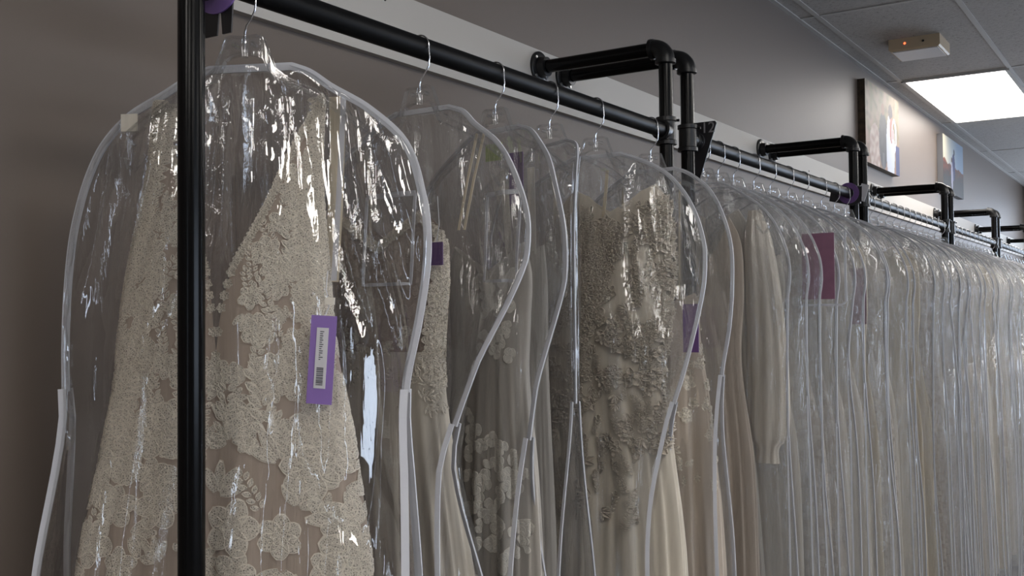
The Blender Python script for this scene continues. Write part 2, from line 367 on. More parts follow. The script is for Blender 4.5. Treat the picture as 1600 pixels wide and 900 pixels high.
# ------------------------------------------------------------------ pipe racks
BR, PR, FR = .0195, .0185, .0275
KZ = EYE + .7057
def elbow(mb, c, d1, d2, r, rc):
    """90 degree street elbow at c, arms leaving towards d1 and d2"""
    c, d1, d2 = Vector(c), Vector(d1), Vector(d2); R = .034; pts = []
    ctr = c + d1 * R + d2 * R
    for i in range(13):
        a = PI / 2 * i / 12; pts.append(ctr - d2 * R * math.cos(a) - d1 * R * math.sin(a))
    mb.tube(pts, r + .006, 24)
    for d in (d1, d2): mb.ring(c + d * R, d, [(-.002, r + .005), (-.001, rc), (.009, rc), (.011, r + .004)], 28)
def tee(mb, c, r, rc, side, half=.036):
    mb.ring((c[0], c[1], c[2] - half), (0, 0, 1), [(0, r), (0, rc), (.010, rc), (.012, r + .006), (2 * half - .012, r + .006), (2 * half - .010, rc), (2 * half, rc), (2 * half, r)], 28, False)
    if side:
        mb.ring(c, (side, 0, 0), [(.006, r + .005), (.026, r + .006), (.027, rc - .001), (.037, rc - .001), (.038, BR + .001)], 28, False)
def pipe_rack(xa, xb, label, first=False):
    t = empty('pipe_rack', ((xa + xb) / 2, BARY, 0), 0, label, 'clothing rack', 'black pipe racks along the wall')
    ox = (xa + xb) / 2
    for sx, x in ((1, xa - ox), (-1, xb - ox)):
        y1 = WALLY - .02 - BARY
        MB().ring((x, 0, .01), (0, 0, 1), [(0, PR), (KZ - .04, PR)], 32).build('post', M['black'], t)
        MB().ring((x, .03, KZ), (0, 1, 0), [(0, PR), (y1 - .035, PR)], 32).build('wall_arm', M['black'], t)
        e = MB(); elbow(e, (x, 0, KZ), (0, 1, 0), (0, 0, -1), PR, FR); e.build('elbow', M['iron'], t)
        e = MB(); tee(e, (x, 0, BARZ), PR, FR, sx)
        e.tube([(x + .012, -FR + .002, BARZ + .028), (x + .012, -FR - .006, BARZ + .028)], .0035, 8)
        e.build('tee', M['iron'], t)
        f = MB().ring((x, y1, KZ), (0, -1, 0), [(0, .046), (.006, .046), (.008, .043), (.009, .030), (.022, .0275), (.030, .0275), (.031, PR)], 36)
        fo = f.build('wall_flange', M['iron'], t)
        for k in range(4):
            a = PI / 4 + k * PI / 2
            MB().ring((x + .037 * math.cos(a), y1 - .008, KZ + .037 * math.sin(a)), (0, -1, 0), [(0, .005), (.003, .004)], 10).build('screw', M['screw'], fo)
        MB().ring((x, 0, 0), (0, 0, 1), [(0, .046), (.006, .046), (.009, .03), (.025, .0275), (.03, .0275), (.031, PR)], 36).build('floor_flange', M['iron'], t)
    MB().ring((xa - ox + .03, 0, BARZ), (1, 0, 0), [(0, BR), (xb - xa - .06, BR)], 36).build('hanging_bar', M['bar'], t)
    return t
pipe_rack(.951, 2.503, 'black pipe clothing rack holding the lace gown with the purple tag')
pipe_rack(2.641, 4.312, 'black pipe clothing rack with the numbered divider at its end')
pipe_rack(4.458, 6.178, 'black pipe clothing rack, third along the wall, below the large canvas')
pipe_rack(6.337, 7.913, 'black pipe clothing rack, fourth along the wall, just past the large canvas')
pipe_rack(8.05, 9.591, 'black pipe clothing rack, fifth along the wall, past the hillside canvas')
pipe_rack(9.74, 11.42, 'black pipe clothing rack, farthest along the wall and mostly out of view')

# ------------------------------------------------------------------ hanger
def hook_part(parent):
    pts = []; R = BR + .0022
    for i in range(17):                       # over the bar, open end at the wall side
        a = math.radians(205 - 215 * i / 16); pts.append((R * math.cos(a), 0, R * math.sin(a)))
    pts += [(R + .001, 0, -.022), (R - .001, 0, -.036), (.013, 0, -.048), (.004, 0, -.056), (0, 0, -.066), (0, 0, -.095)]
    return MB().tube(pts, .0014, 8).build('hook', M['wire'], parent)
def hanger_body(parent):
    w = .185
    top = [(0, -.072), (.020, -.070), (.029, -.073), (.036, -.092), (.046, -.118), (.07, -.136), (.11, -.154), (.15, -.180), (w, -.207)]
    bot = [(0, -.098), (.012, -.102), (.018, -.106), (.026, -.122), (.040, -.140), (.07, -.152), (.11, -.170), (.15, -.196), (w, -.222)]
    mb = MB(); T = .0035
    xs = [-x for x, _ in top[::-1]] + [x for x, _ in top[1:]]
    zt = [z for _, z in top[::-1]] + [z for _, z in top[1:]]; zb = [z for _, z in bot[::-1]] + [z for _, z in bot[1:]]
    P = []
    for x, a, b in zip(xs, zt, zb):
        c = (a + b) / 2
        P.append([(x, -T * 1.6, a), (x, T * 1.6, a), (x, T * 1.6, a - .003), (x, T * .5, a - .004), (x, T * .5, b + .004), (x, T * 1.6, b + .003), (x, T * 1.6, b), (x, -T * 1.6, b), (x, -T * 1.6, b + .003), (x, -T * .5, b + .004), (x, -T * .5, a - .004), (x, -T * 1.6, a - .003)])
    mb.grid(P, True)
    for s in (-1, 1):                         # the J-shaped ends that hold straps
        pts = [(s * (w - .002), 0, -.212)] + [(s * (w - .014 + .016 * math.sin(a)), 0, -.226 - .018 * (1 - math.cos(a))) for a in [i * PI / 8 for i in range(0, 9)]] + [(s * (w - .030), 0, -.24)]
        mb.tube(pts, .003, 6)
    for s in (-1, 1): mb.ring((s * .014, 0, -.084), (0, 1, 0), [(-.006, .004), (.006, .004)], 8)
    mb.ring((0, 0, -.080), (0, 0, 1), [(-.022, .005), (-.004, .0055), (.004, .0045), (.008, .003)], 12)
    return mb.build('hanger_body', M['acrylic'], parent)
def make_hanger(label, loc, rz, group):
    t = empty('hanger', loc, rz, label, 'clothes hanger', group); hook_part(t).rotation_euler.z = -PI / 2 - rz; hanger_body(t); return t

# ------------------------------------------------------------------ garment bag
TOP = .115
def bag_edges(R, Lf, drop):
    k = .010 * sm(.3, .7, drop) * noise.noise(Vector((drop * 2.6, R[5][1] * 90, 1.5))); k2 = .010 * sm(.3, .7, drop) * noise.noise(Vector((drop * 2.3, R[5][1] * 90, 8.5)))
    return max(.02, sper(R, drop) + k), max(.02, sper(Lf, drop) + k2)
def make_bag(name_label, loc, rz, R, Lf, joint, g, bulge, length=1.78, nf=56, rows=110, seed=0, wr=1., sway=None, film='film', tape=.0088, pocket=None, card=None, group=None):
    """R, Lf: (drop, half width) of the two sides; joint: drop where the gusset opens; g: half depth at the bottom"""
    t = empty('garment_bag', loc, rz, name_label, 'garment bag', group)
    lim = .014 if nf > 100 else .008
    sway = sway or [(0, 0), (3, 0)]; off = Vector((seed * 7.3, seed * 3.1, 0))
    def gus(dr): return .0085 + (g - .0085) * sm(joint - .05, joint + .45, dr)
    def bul(dr): return bulge * (.22 + .78 * min(1, dr / .42) - .12 * sm(.3, .55, dr)) * (1 - .4 * sm(joint, joint + .5, dr))
    def sw(dr, s): return lerp(sway, dr) * max(0, s)**2
    def wrinkle(x, dr, side):
        # tension creases run down from the shoulders, with a crinkle here and there
        v = Vector((x * (13 - 5 * sm(0, .5, dr)), dr * 1.5, side * 4.1)) + off
        a = noise.noise(v); rid = (1 - abs(noise.noise(v * 2.1 + Vector((3, 1, 5))))) ** 4
        b = noise.noise(Vector((x * 34, dr * 5 + x * 5, side * 2.7)) + off)
        pm = sm(-.1, .35, noise.noise(Vector((x * 5, dr * 4, side + 9)) + off))
        c = noise.noise(Vector((x * 70, dr * 30 - x * 25, side)) + off)
        return wr * (a * .016 + rid * .014 + b * .005 + pm * c * .0026)
    def S(s, dr, side):
        """s -1..1 across, side -1 front / +1 back"""
        wR, wL = bag_edges(R, Lf, dr); x = s * (wR if s > 0 else wL)
        e = max(0, 1 - s * s); yy = gus(dr) + bul(dr) * e**.75
        damp = min(1, e * 2.2) * sm(0, .05, dr)
        wv = wrinkle(x, dr, side) * damp * side
        if wv < 0: wv = -lim * math.tanh(-wv / lim)
        return Vector((x, side * (yy + wv) + sw(dr, s), -TOP - dr))
    P = []; ng = 6
    for j in range(rows + 1):
        f = j / rows; dr = length * (f**1.55); row = []
        for i in range(nf + 1): row.append(S(math.sin((1 - 2 * i / nf) * PI / 2), dr, -1))
        wR, wL = bag_edges(R, Lf, dr); gg = gus(dr)
        for k in range(1, ng):
            q = -1 + 2 * k / ng; fold = (1 - q * q) * min(gg, .05) * .35
            row.append(Vector((-wL + fold + .010 * (1 - q * q) * wr * noise.noise(Vector((q * 3, dr * 9, 7)) + off) + .004 * wr * (1 - q * q) * noise.noise(Vector((q * 9, dr * 30, 3)) + off), q * gg + sw(dr, -1), -TOP - dr)))
        for i in range(nf + 1): row.append(S(-math.sin((1 - 2 * i / nf) * PI / 2), dr, 1))
        for k in range(1, ng):
            q = 1 - 2 * k / ng; fold = (1 - q * q) * min(gg, .05) * .35
            row.append(Vector((wR - fold - .010 * (1 - q * q) * wr * noise.noise(Vector((q * 3, dr * 9, 2)) + off) - .004 * wr * (1 - q * q) * noise.noise(Vector((q * 9, dr * 30, 5)) + off), q * gg + sw(dr, 1), -TOP - dr)))
        P.append(row)
    MB().grid(P, True).build('film_cover', M[film], t, 'all')
    # binding tape: one piece over the shoulders, then two down each side
    pts = []; n = 46
    ds = [joint * (1 - k / n)**1.9 for k in range(n + 1)]
    for dr in ds: pts.append(Vector((-bag_edges(R, Lf, dr)[1], sw(dr, -1), -TOP - dr)))
    for dr in ds[::-1]: pts.append(Vector((bag_edges(R, Lf, dr)[0], sw(dr, 1), -TOP - dr)))
    tp = MB(); tp.ribbon(pts, tape, .0035, lambda i, tg: tg.cross(Vector((0, 1, 0))))
    tp.build('edge_tape', M['tape'], t, False)
    for side in (-1, 1):
        for s in (-1, 1):
            q = []; tp = MB()
            for k in range(33):
                dr = joint - .004 + (length - joint) * k / 32; w = bag_edges(R, Lf, dr)[0 if s > 0 else 1]
                q.append(Vector((s * w, side * gus(dr) + sw(dr, s), -TOP - dr)))
            tp.ribbon(q, tape * (.72 if film == 'film_far' else 1), .003, lambda i, tg: Vector((1, -.25 * side, 0)))
            tp.build('gusset_tape', M['tape'], t, False)
    if pocket:
        x0, x1, d0, d1 = pocket
        def F(x, dr, lift=.003):
            wR, wL = bag_edges(R, Lf, dr); s = max(-.98, min(.98, x / (wR if x > 0 else wL))); q = S(s, dr, -1); return Vector((q.x, q.y - lift, q.z))
        loop = [F(x0, d0 + (d1 - d0) * k / 8) for k in range(9)] + [F(x0 + (x1 - x0) * k / 8, d1) for k in range(1, 9)] + [F(x1, d1 + (d0 - d1) * k / 8) for k in range(1, 9)]
        pk = MB(); pk.ribbon(loop, .006, .002, lambda i, tg: tg.cross(Vector((0, 1, 0))))
        top = [F(x0 + (x1 - x0) * k / 8, d0) for k in range(9)]; pk.ribbon(top, .009, .002, lambda i, tg: Vector((0, 0, 1)))
        pk.build('pocket', M['tape'], t, False)
        if card:
            cm, cw, c0, c1 = card
            rowsP = [[F(x0 + .008 + cw * i / 4, c0 + (c1 - c0) * j / 6, .0045) for i in range(5)] for j in range(7)]
            co = MB().grid(rowsP).build('card', M[cm], t, 'all'); so = co.modifiers.new('s', 'SOLIDIFY'); so.thickness = .001
    return t

# ------------------------------------------------------------------ dresses
def dress_surface(prof, folds, seed=0, sq=1.0):
    """prof rows (drop, centre x, half width, half depth); folds (start drop, end drop, amplitude at hem)"""
    rnd = random.Random(seed); ph = [rnd.uniform(0, 2 * PI) for _ in range(5)]; fr = [5, 9, 14, 22, 37]
    am = [.30, .34, .26, .22, .12]
    def S(u, dr):
        cx, a, b = sper(prof, dr, 1), sper(prof, dr, 2), sper(prof, dr, 3)
        A = folds[2] * sm(folds[0], folds[1], dr) + folds[3] if len(folds) > 3 else folds[2] * sm(folds[0], folds[1], dr)
        q = sum(am[k] * math.sin(fr[k] * u + ph[k] + .5 * math.sin(dr * (2 + k) + ph[k])) for k in range(5))
        cu, su = math.cos(u), math.sin(u)
        r = 1 + A * q
        return Vector((cx + a * math.copysign(abs(cu)**sq, cu) * (1 + A * q * .35), b * math.copysign(abs(su)**.8, su) * r, -dr))
    return S
def make_dress(label, loc, rz, prof, folds, front, back, hem, material, name='wedding_dress', nu=160, nv=110, seed=0, sx=1, sy=1, group=None, sq=1.0, part='gown'):
    """front/back: (|s|, drop) neckline tables; u = pi..2pi is the front"""
    t = empty(name, loc, rz, label, 'wedding dress', group); S = dress_surface(prof, folds, seed, sq); P = []
    for j in range(nv + 1):
        row = []
        for i in range(nu):
            u = 2 * PI * i / nu; s = abs(math.cos(u)); top = lerp(front if math.sin(u) <= 0 else back, s)
            row.append(S(u, top + (hem - top) * (j / nv)**1.25))
        P.append(row)
    MB().grid(P, True).build(part, M[material], t, 'all')
    t.scale = (sx, sy, 1); return t, S
EDGE = []
def motif(mb, S, u, dr, size, rot, kind, lift, rnd):
    """one embroidered flower or leaf spray lying on the dress surface"""
    c = S(u, dr); e = .004; tu = (S(u + e, dr) - S(u - e, dr)); td = (S(u, dr - e) - S(u, dr + e)).normalized()
    ul = tu.length / (2 * e)
    if ul < .012: return
    def place(p, q, h):
        cc, ss = math.cos(rot), math.sin(rot); x = (p * cc - q * ss) * size; z = (p * ss + q * cc) * size
        uu = u + x / ul; pt = S(uu, dr - z); n = (S(uu + e, dr - z) - S(uu - e, dr - z)).cross(S(uu, dr - z - e) - S(uu, dr - z + e))
        n = n.normalized() if n.length > 1e-12 else Vector((0, -1, 0))
        if n.dot(Vector((pt.x * .3, pt.y, 0))) < 0: n = -n
        return pt + n * (.0012 + h * lift)
    def petal(ang, r0, r1, w, cup=1., seg=5):
        ca, sa = math.cos(ang), math.sin(ang); rows = []
        for j in range(seg + 1):
            f = j / seg; rr = r0 + (r1 - r0) * f; ww = w * math.sin(PI * min(.93, .12 + .82 * f))**.7; row = []
            for k in (-1, -.78, -.4, 0, .4, .78, 1):
                p, q = rr, ww * k; h = (.35 + .65 * abs(k)**1.5 * cup) * (.4 + .6 * f)
                EDGE.append(1. if abs(k) > .9 or j == seg else (.45 if abs(k) > .7 else (.72 if k == 0 and 0 < j < seg - 1 else 0.)))
                row.append(place(p * ca - q * sa, p * sa + q * ca, h))
            rows.append(row)
        mb.grid(rows)
    if kind == 'flower':
        n = rnd.choice((5, 6)); a0 = rnd.uniform(0, 6)
        for k in range(n): petal(a0 + 2 * PI * k / n, .12, 1, .42)
        for k in range(n): petal(a0 + .5 + 2 * PI * k / n, .02, .42, .2, 1.6, 3)
    elif kind == 'leaf':
        for k, a in enumerate((-.9, -.3, .3, .9)): petal(a + PI / 2, .1, .7 + .5 * math.cos(a), .22)
    elif kind == 'sprig':
        for k in range(5):
            for sgn in (-1, 1):
                ang = PI / 2 - sgn * .9; bx = 0.; bz = -1 + k * .42
                ca, sa = math.cos(ang), math.sin(ang); rows = []
                for j in range(4):
                    f = j / 3; ww = .17 * math.sin(PI * min(.95, .1 + .85 * f)); row = []
                    for q in (-1, 0, 1):
                        EDGE.append(1. if q else .3)
                        p_ = .06 + .5 * f; row.append(place(bx + p_ * ca - ww * q * sa, bz + p_ * sa + ww * q * ca, .4 + .5 * abs(q)))
                    rows.append(row)
                mb.grid(rows)
        petal(PI / 2, 1.0, 1.5, .18)
    elif kind == 'petal':
        for k in range(4): petal(rnd.uniform(0, 6.28), .05, 1, .62, .5)
def lace_part(t, S, spots, material, lift, seed, name='lace_applique', thick=.0012):
    rnd = random.Random(seed); mb = MB(); EDGE.clear()
    for u, dr, size, kind in spots: motif(mb, S, u, dr, size, rnd.uniform(0, 6.28) if kind != 'sprig' else rnd.uniform(-.6, .6), kind, lift, rnd)
    o = mb.build(name, M[material], t, 'all')
    at_ = o.data.attributes.new('edge', 'FLOAT', 'POINT'); at_.data.foreach_set('value', EDGE[:len(mb.v)])
    if thick: so = o.modifiers.new('s', 'SOLIDIFY'); so.thickness = thick
    return o
def scatter(rnd, n, u0, u1, d0, d1, s0, s1, kinds, top=None, mind=.7):
    out = []; tries = 0
    while len(out) < n and tries < n * 40:
        tries += 1; u = rnd.uniform(u0, u1); d = rnd.uniform(d0, d1); s = rnd.uniform(s0, s1)
        if top and (d < lerp(top, abs(math.cos(u))) + s * 1.0 or (d < .5 and top is front1 and d < lerp(top, max(0, abs(math.cos(u)) - s * 1.25 / .14)) + .004)): continue
        if top is front1 and d < .4 and abs(math.cos(u)) > 1 - s * .55 / .14: continue
        if top and abs(math.cos(u)) < .25 and d < lerp(top, 0) + s: continue
        if any(abs(d - b) < mind * (s + s2) and abs(u - a) * .16 < mind * (s + s2) for a, b, s2, _ in out[-400:]): continue
        out.append((u, d, s, rnd.choice(kinds)))
    return out

RZ = -PI / 2
def at(x, dz=0): return (x, BARY, BARZ + dz)

# rack one ---------------------------------------------------------
# gown 1: champagne tulle, deep V, ivory lace
RZ1 = math.radians(-65)
make_hanger('clear plastic hanger holding the deep V lace gown, nearest the end post', at(1.048), RZ1, 'clear hangers with wire hooks')
bagR = [(a, b * .93) for a, b in [(0, .066), (.010, .094), (.033, .130), (.065, .188), (.117, .247), (.2, .276), (.25, .282), (.30, .28), (.37, .268), (.475, .246), (.6, .248), (.9, .256), (1.8, .27)]]
bagL = [(0, .066), (.010, .094), (.033, .135), (.065, .193), (.12, .242), (.22, .278), (.33, .292), (.47, .296), (.52, .294), (.75, .322), (1.8, .34)]
make_bag('clear garment bag with glaring wrinkles over the deep V lace gown', at(1.062), RZ1, bagR, bagL, .475, .054, .042, seed=1, nf=120, rows=230, wr=1.05, film='film1', tape=.0115)
prof1 = [(.165, -.022, .132, .008), (.25, -.028, .134, .012), (.31, -.033, .140, .018), (.414, -.04, .155, .03), (.50, -.043, .165, .036), (.582, -.04, .176, .038), (.65, -.04, .19, .04), (.863, -.052, .224, .042), (1.2, -.055, .232, .044), (1.8, -.055, .24, .046)]
front1 = [(0, .53), (.05, .46), (.13, .405), (.3, .355), (.48, .305), (.62, .255), (.80, .205), (.95, .172), (1, .166)]
back1 = [(0, .56), (.3, .53), (.6, .42), (.8, .27), (.93, .178), (1, .168)]
d1, S1 = make_dress('sleeveless champagne gown with deep V neck and ivory floral lace', at(1.062), RZ1, prof1, (.58, 1.2, .22, .02), front1, back1, 1.82, 'champagne', sy=.85, nu=220, nv=150, seed=4)
rnd = random.Random(11)
sp = scatter(rnd, 300, PI + .05, 2 * PI - .05, .2, .66, .017, .029, ['flower', 'leaf', 'flower', 'sprig'], front1, .5)
sp += scatter(rnd, 260, PI - .5, 2 * PI + .5, .60, 1.15, .026, .046, ['flower', 'leaf', 'sprig', 'flower', 'leaf'], None, .55)
for s in range(-40, 41):                                   # scalloped edge of the V
    ss = abs(s) / 41; dd = lerp(front1, ss) + .006; sp.append((2 * PI - math.acos(s / 41), dd, .0075, 'flower'))
for k in range(26):
    for u in (PI + .22, 2 * PI - .22): sp.append((u, .17 + k * .012, .013, 'flower'))
lace_part(d1, S1, sp, 'net_lace', .0016, 5, thick=0)
mb = MB(); mb.ribbon([(.125, .012, -.16), (.124, .022, -.22), (.118, .03, -.32), (.110, .034, -.43)], .022, .002, lambda i, tg: (1, .25, 0)); mb.build('back_strap', M['cream'], d1, False)
mb = MB(); mb.ribbon([(.140, -.004, -.165), (.136, -.006, -.26), (.126, -.01, -.43)], .008, .001, lambda i, tg: (1, .1, 0)); mb.build('hanging_loop', M['paper'], d1, False)
mb = MB(); mb.box((-.200, -.014, -.204), (-.174, -.012, -.178)); mb.build('size_label', M['white'], d1, False)
tg_ = empty('hanging_tag', (0, 0, 0), 0, 'purple price tag with a white barcode label beside the deep V gown', 'tag')
tg_.location = Vector(at(1.062)) + Matrix.Rotation(RZ1, 3, 'Z') @ Vector((.120, -.046, -.542)); tg_.rotation_euler = (0, math.radians(4), RZ1)
MB().box((-.0185, -.0008, -.062), (.0185, .0008, .062)).build('card', M['purple'], tg_, False)
MB().box((-.009, -.0016, -.040), (.008, -.0008, .045)).build('label', M['paper'], tg_, False)
mb = MB(); rr = random.Random(3); z = -.036
while z < -.012: h = rr.choice((.0006, .001, .0015)); mb.box((-.006, -.0019, z), (.004, -.0016, z + h)); z += h + rr.choice((.0007, .001))
z = 0.0
while z < .04: mb.box((-.004, -.0019, z), (rr.uniform(-.002, .002), -.0016, z + .0012)); z += .003
mb.build('barcode', M['ink'], tg_, False)
MB().tube([(.0, 0, .06), (.004, .006, .075), (-.004, .012, .1), (-.006, .02, .125)], .0009, 5).build('cord', M['paper'], tg_)
MB().box((.0, -.003, .078), (.014, .0, .088)).build('loop_clip', M['white'], tg_, False)

HG = 'clear hangers with wire hooks'
def std(scale, pinch, joint):
    return [(0, .055), (.012, .085 * scale), (.035, .125 * scale), (.07, .18 * scale), (.12, .225 * scale), (.2, .262 * scale), (.27, .27 * scale), (.33, .262 * scale), (joint, pinch), (joint + .3, pinch + .012), (1.8, pinch + .03)]
# gown 2
make_hanger('clear plastic hanger of the brown bodice gown, second from the end post', at(1.458), RZ, HG)
make_bag('clear garment bag around the brown bodice gown, its edge tape curving inward', at(1.458), RZ, [(0, .066), (.010, .094), (.035, .12), (.07, .165), (.12, .198), (.2, .226), (.27, .224), (.33, .206), (.45, .155), (.62, .105), (.9, .13), (1.8, .2)], std(1.0, .25, .5), .55, .085, .045, seed=2, nf=72, rows=150,
         sway=[(0, 0), (.27, 0), (.45, -.05), (.62, -.07), (1.2, -.03)], pocket=(-.105, .01, .15, .31))
prof2 = [(.28, -.075, .12, .018), (.33, -.075, .125, .03), (.42, -.075, .128, .04), (.5, -.075, .12, .042), (.58, -.075, .118, .042), (.75, -.07, .135, .046), (1.0, -.06, .16, .05), (1.8, -.05, .19, .055)]
fr2 = [(0, .355), (.35, .325), (.7, .30), (1, .34)]
d2, S2 = make_dress('gown with brown lace bodice, thin straps and pale skirt in the second bag', at(1.458), RZ, prof2, (.55, 1.1, .4, .02), fr2, fr2, 1.8, 'mocha', sy=.72, nu=120, nv=90, seed=8)
prof2b = [(a, b, c + .004, d + .004) for a, b, c, d in prof2]
S2b = dress_surface(prof2b, (.55, 1.1, .4, .03), 9)
mb = MB(); mb.grid([[S2b(2 * PI * i / 140, .545 + 1.27 * (j / 80)) for i in range(140)] for j in range(81)], True); mb.build('overskirt', M['ivory'], d2, 'all')
rnd = random.Random(21); sp = [(PI * 2 - .02 + rnd.uniform(-.5, .28), rnd.uniform(.36, .6), rnd.uniform(.012, .022), 'flower') for _ in range(70)]
sp += [(rnd.uniform(PI, 2 * PI), rnd.uniform(.5, .64), rnd.uniform(.012, .02), 'leaf') for _ in range(60)]
sp += [(2 * PI - math.acos(s / 30), lerp(fr2, abs(s) / 30) + .005, .01, 'flower') for s in range(-29, 30)]
lace_part(d2, S2b, sp, 'net_lace', .003, 6, thick=0)
for s, xx in ((-1, -.1), (1, .1), (1, .112)):
    mb = MB(); mb.ribbon([(xx * 1.25, 0, -.168), (xx * 1.1, -.012, -.25), (xx, -.03, -.335)], .006 if s < 0 else .005, .0015, lambda i, tg: (1, 0, 0)); mb.build('strap', M['cream'], d2, False)
t = empty('hanging_tag', (1.43, 1.093, EYE + .109), RZ, 'dark violet tag beside the brown bodice gown', 'tag'); MB().box((-.014, -.0008, -.02), (.014, .0008, .02)).build('card', M['purple_dk'], t, False); MB().tube([(0, 0, .02), (.004, .003, .05), (0, .004, .1)], .0008, 5).build('cord', M['paper'], t)
# gown 3
RZ3 = math.radians(-112)
make_hanger('clear plastic hanger with a lime sticker, third from the end post', at(1.699), math.radians(-98), HG)
h3 = bpy.context.scene.collection.objects['hanger.002'] if 'hanger.002' in bpy.data.objects else None
MB().box((-.02, -.0075, -.176), (.024, -.006, -.142)).build('sticker', M['green'], h3, False)
make_bag('clear garment bag around the gown with big white leaf petals', at(1.699), math.radians(-101), [(0, .066), (.010, .094), (.035, .118), (.07, .142), (.12, .158), (.2, .178), (.27, .182), (.33, .175), (.5, .13), (.7, .1), (1.0, .11), (1.8, .18)], std(.95, .24, .5), .6, .066, .038, seed=3, nf=64, rows=130, sway=[(0, 0), (.3, 0), (.5, -.03), (1.2, -.03)], pocket=(.0, .085, .13, .3))
prof3 = [(.33, -.02, .09, .015), (.4, -.02, .11, .025), (.5, -.02, .105, .03), (.6, -.02, .10, .034), (.8, -.02, .12, .038), (1.1, -.02, .13, .04), (1.8, -.02, .15, .045)]
fr3 = [(0, .40), (.5, .37), (1, .34)]
d3, S3 = make_dress('grey sheer gown scattered with big white leaf petals', at(1.699), math.radians(-98), prof3, (.5, 1.0, .4, .02), fr3, fr3, 1.8, 'sheer', sy=.72, nu=110, nv=80, seed=12)
rnd = random.Random(31)
sp = [(5.0 + rnd.uniform(-.45, .5), rnd.uniform(.40, .56), rnd.uniform(.012, .017), 'petal') for _ in range(26)]
sp += [(5.1 + rnd.uniform(-.75, .7), rnd.uniform(.68, .98), rnd.uniform(.014, .021), 'petal') for _ in range(60)]
sp += [(rnd.uniform(PI, 2 * PI), rnd.uniform(.98, 1.4), .02, 'petal') for _ in range(60)]
lace_part(d3, S3, sp, 'petal_white', .003, 7, 'petal_applique', thick=0)
t = empty('hanging_tag', (1.725, 1.118, EYE + .275), math.radians(-98), 'tall violet tag hanging behind the lime sticker', 'tag'); MB().box((-.018, -.0008, -.055), (.018, .0008, .05)).build('card', M['purple_dk'], t, False)
# bag A: narrow, only its hanger crown and strap show
make_hanger('clear plastic hanger with wide crown, fourth from the end post', at(1.907), RZ, HG)
make_bag('clear garment bag between the petal gown and the ruffled ivory gown', at(1.907), math.radians(-114), [(0, .066), (.010, .094), (.03, .1), (.07, .095), (.12, .09), (.2, .085), (.3, .085), (.5, .085), (1.8, .09)], std(.95, .23, .5), .55, .05, .03, seed=4, nf=56, rows=110, tape=.006)
prof4a = [(.3, -.07, .05, .01), (.4, -.07, .06, .02), (.6, -.07, .06, .025), (1.0, -.07, .07, .028), (1.8, -.07, .08, .03)]
dA, SA = make_dress('plain grey ivory sheath gown mostly hidden by the ruffled ivory gown', at(1.907), RZ, prof4a, (.5, 1.0, .4, .03), [(0, .36), (1, .33)], [(0, .36), (1, .33)], 1.8, 'sheer', sy=.72, nu=90, nv=60, seed=14)
for xx in (-.10, -.04):
    mb = MB(); mb.ribbon([(xx * 1.2, 0, -.16), (xx, -.012, -.35)], .018, .0015, lambda i, tg: (1, 0, 0)); mb.build('strap', M['white'], dA, False)
# gown 4, ruffled
make_hanger('clear plastic hanger of the ruffled ivory gown, fifth from the end post', at(2.113), RZ, HG)
make_bag('clear garment bag with speckled glints over the ruffled ivory gown', at(2.113), RZ, [(0, .066), (.010, .094), (.03, .14), (.06, .185), (.12, .232), (.2, .262), (.27, .266), (.36, .255), (.5, .225), (.62, .19), (.8, .165), (1.1, .18), (1.8, .22)], std(1.05, .26, .5), .56, .075, .05, seed=5, nf=90, rows=170, sway=[(0, 0), (.3, 0), (.55, -.04), (1.2, -.02)], wr=1.1)
prof4 = [(.185, .05, .10, .012), (.22, .045, .13, .02), (.3, .03, .155, .03), (.4, .02, .165, .04), (.5, .01, .165, .046), (.6, .0, .16, .048), (.75, .01, .17, .05), (1.0, .015, .19, .054), (1.3, 0.01, .2, .06), (1.8, 0, .21, .065)]
fr4 = [(0, .25), (.35, .225), (.6, .205), (1, .19)]
d4, S4 = make_dress('ivory gown thick with ruffled lace flowers at the shoulder', at(2.113), RZ, prof4, (.4, 1.1, .28, .05), fr4, fr4, 1.82, 'ivory', sy=.72, nu=200, nv=130, seed=17)
rnd = random.Random(41)
sp = scatter(rnd, 260, PI - .2, PI + 1.7, .24, .50, .012, .02, ['petal', 'flower'], fr4, .3)
sp += scatter(rnd, 150, PI + 1.2, 2 * PI + .3, .22, .62, .012, .021, ['flower', 'leaf'], fr4, .4)
sp += scatter(rnd, 120, PI, 2 * PI, .5, .78, .015, .026, ['flower', 'sprig', 'leaf'], None, .45)
sp += scatter(rnd, 40, PI + .3, 2 * PI - 1, .78, .95, .015, .026, ['sprig', 'leaf'], None, .5)
lace_part(d4, S4, sp, 'ivory_lace', .011, 8)
for xx in (-.105, .03):
    mb = MB(); mb.ribbon([(xx, 0, -.150), (xx, -.012, -.20), (xx * .95, -.03, -.27)], .008, .0015, lambda i, tg: (1, 0, 0)); mb.build('strap', M['cream'], d4, False)
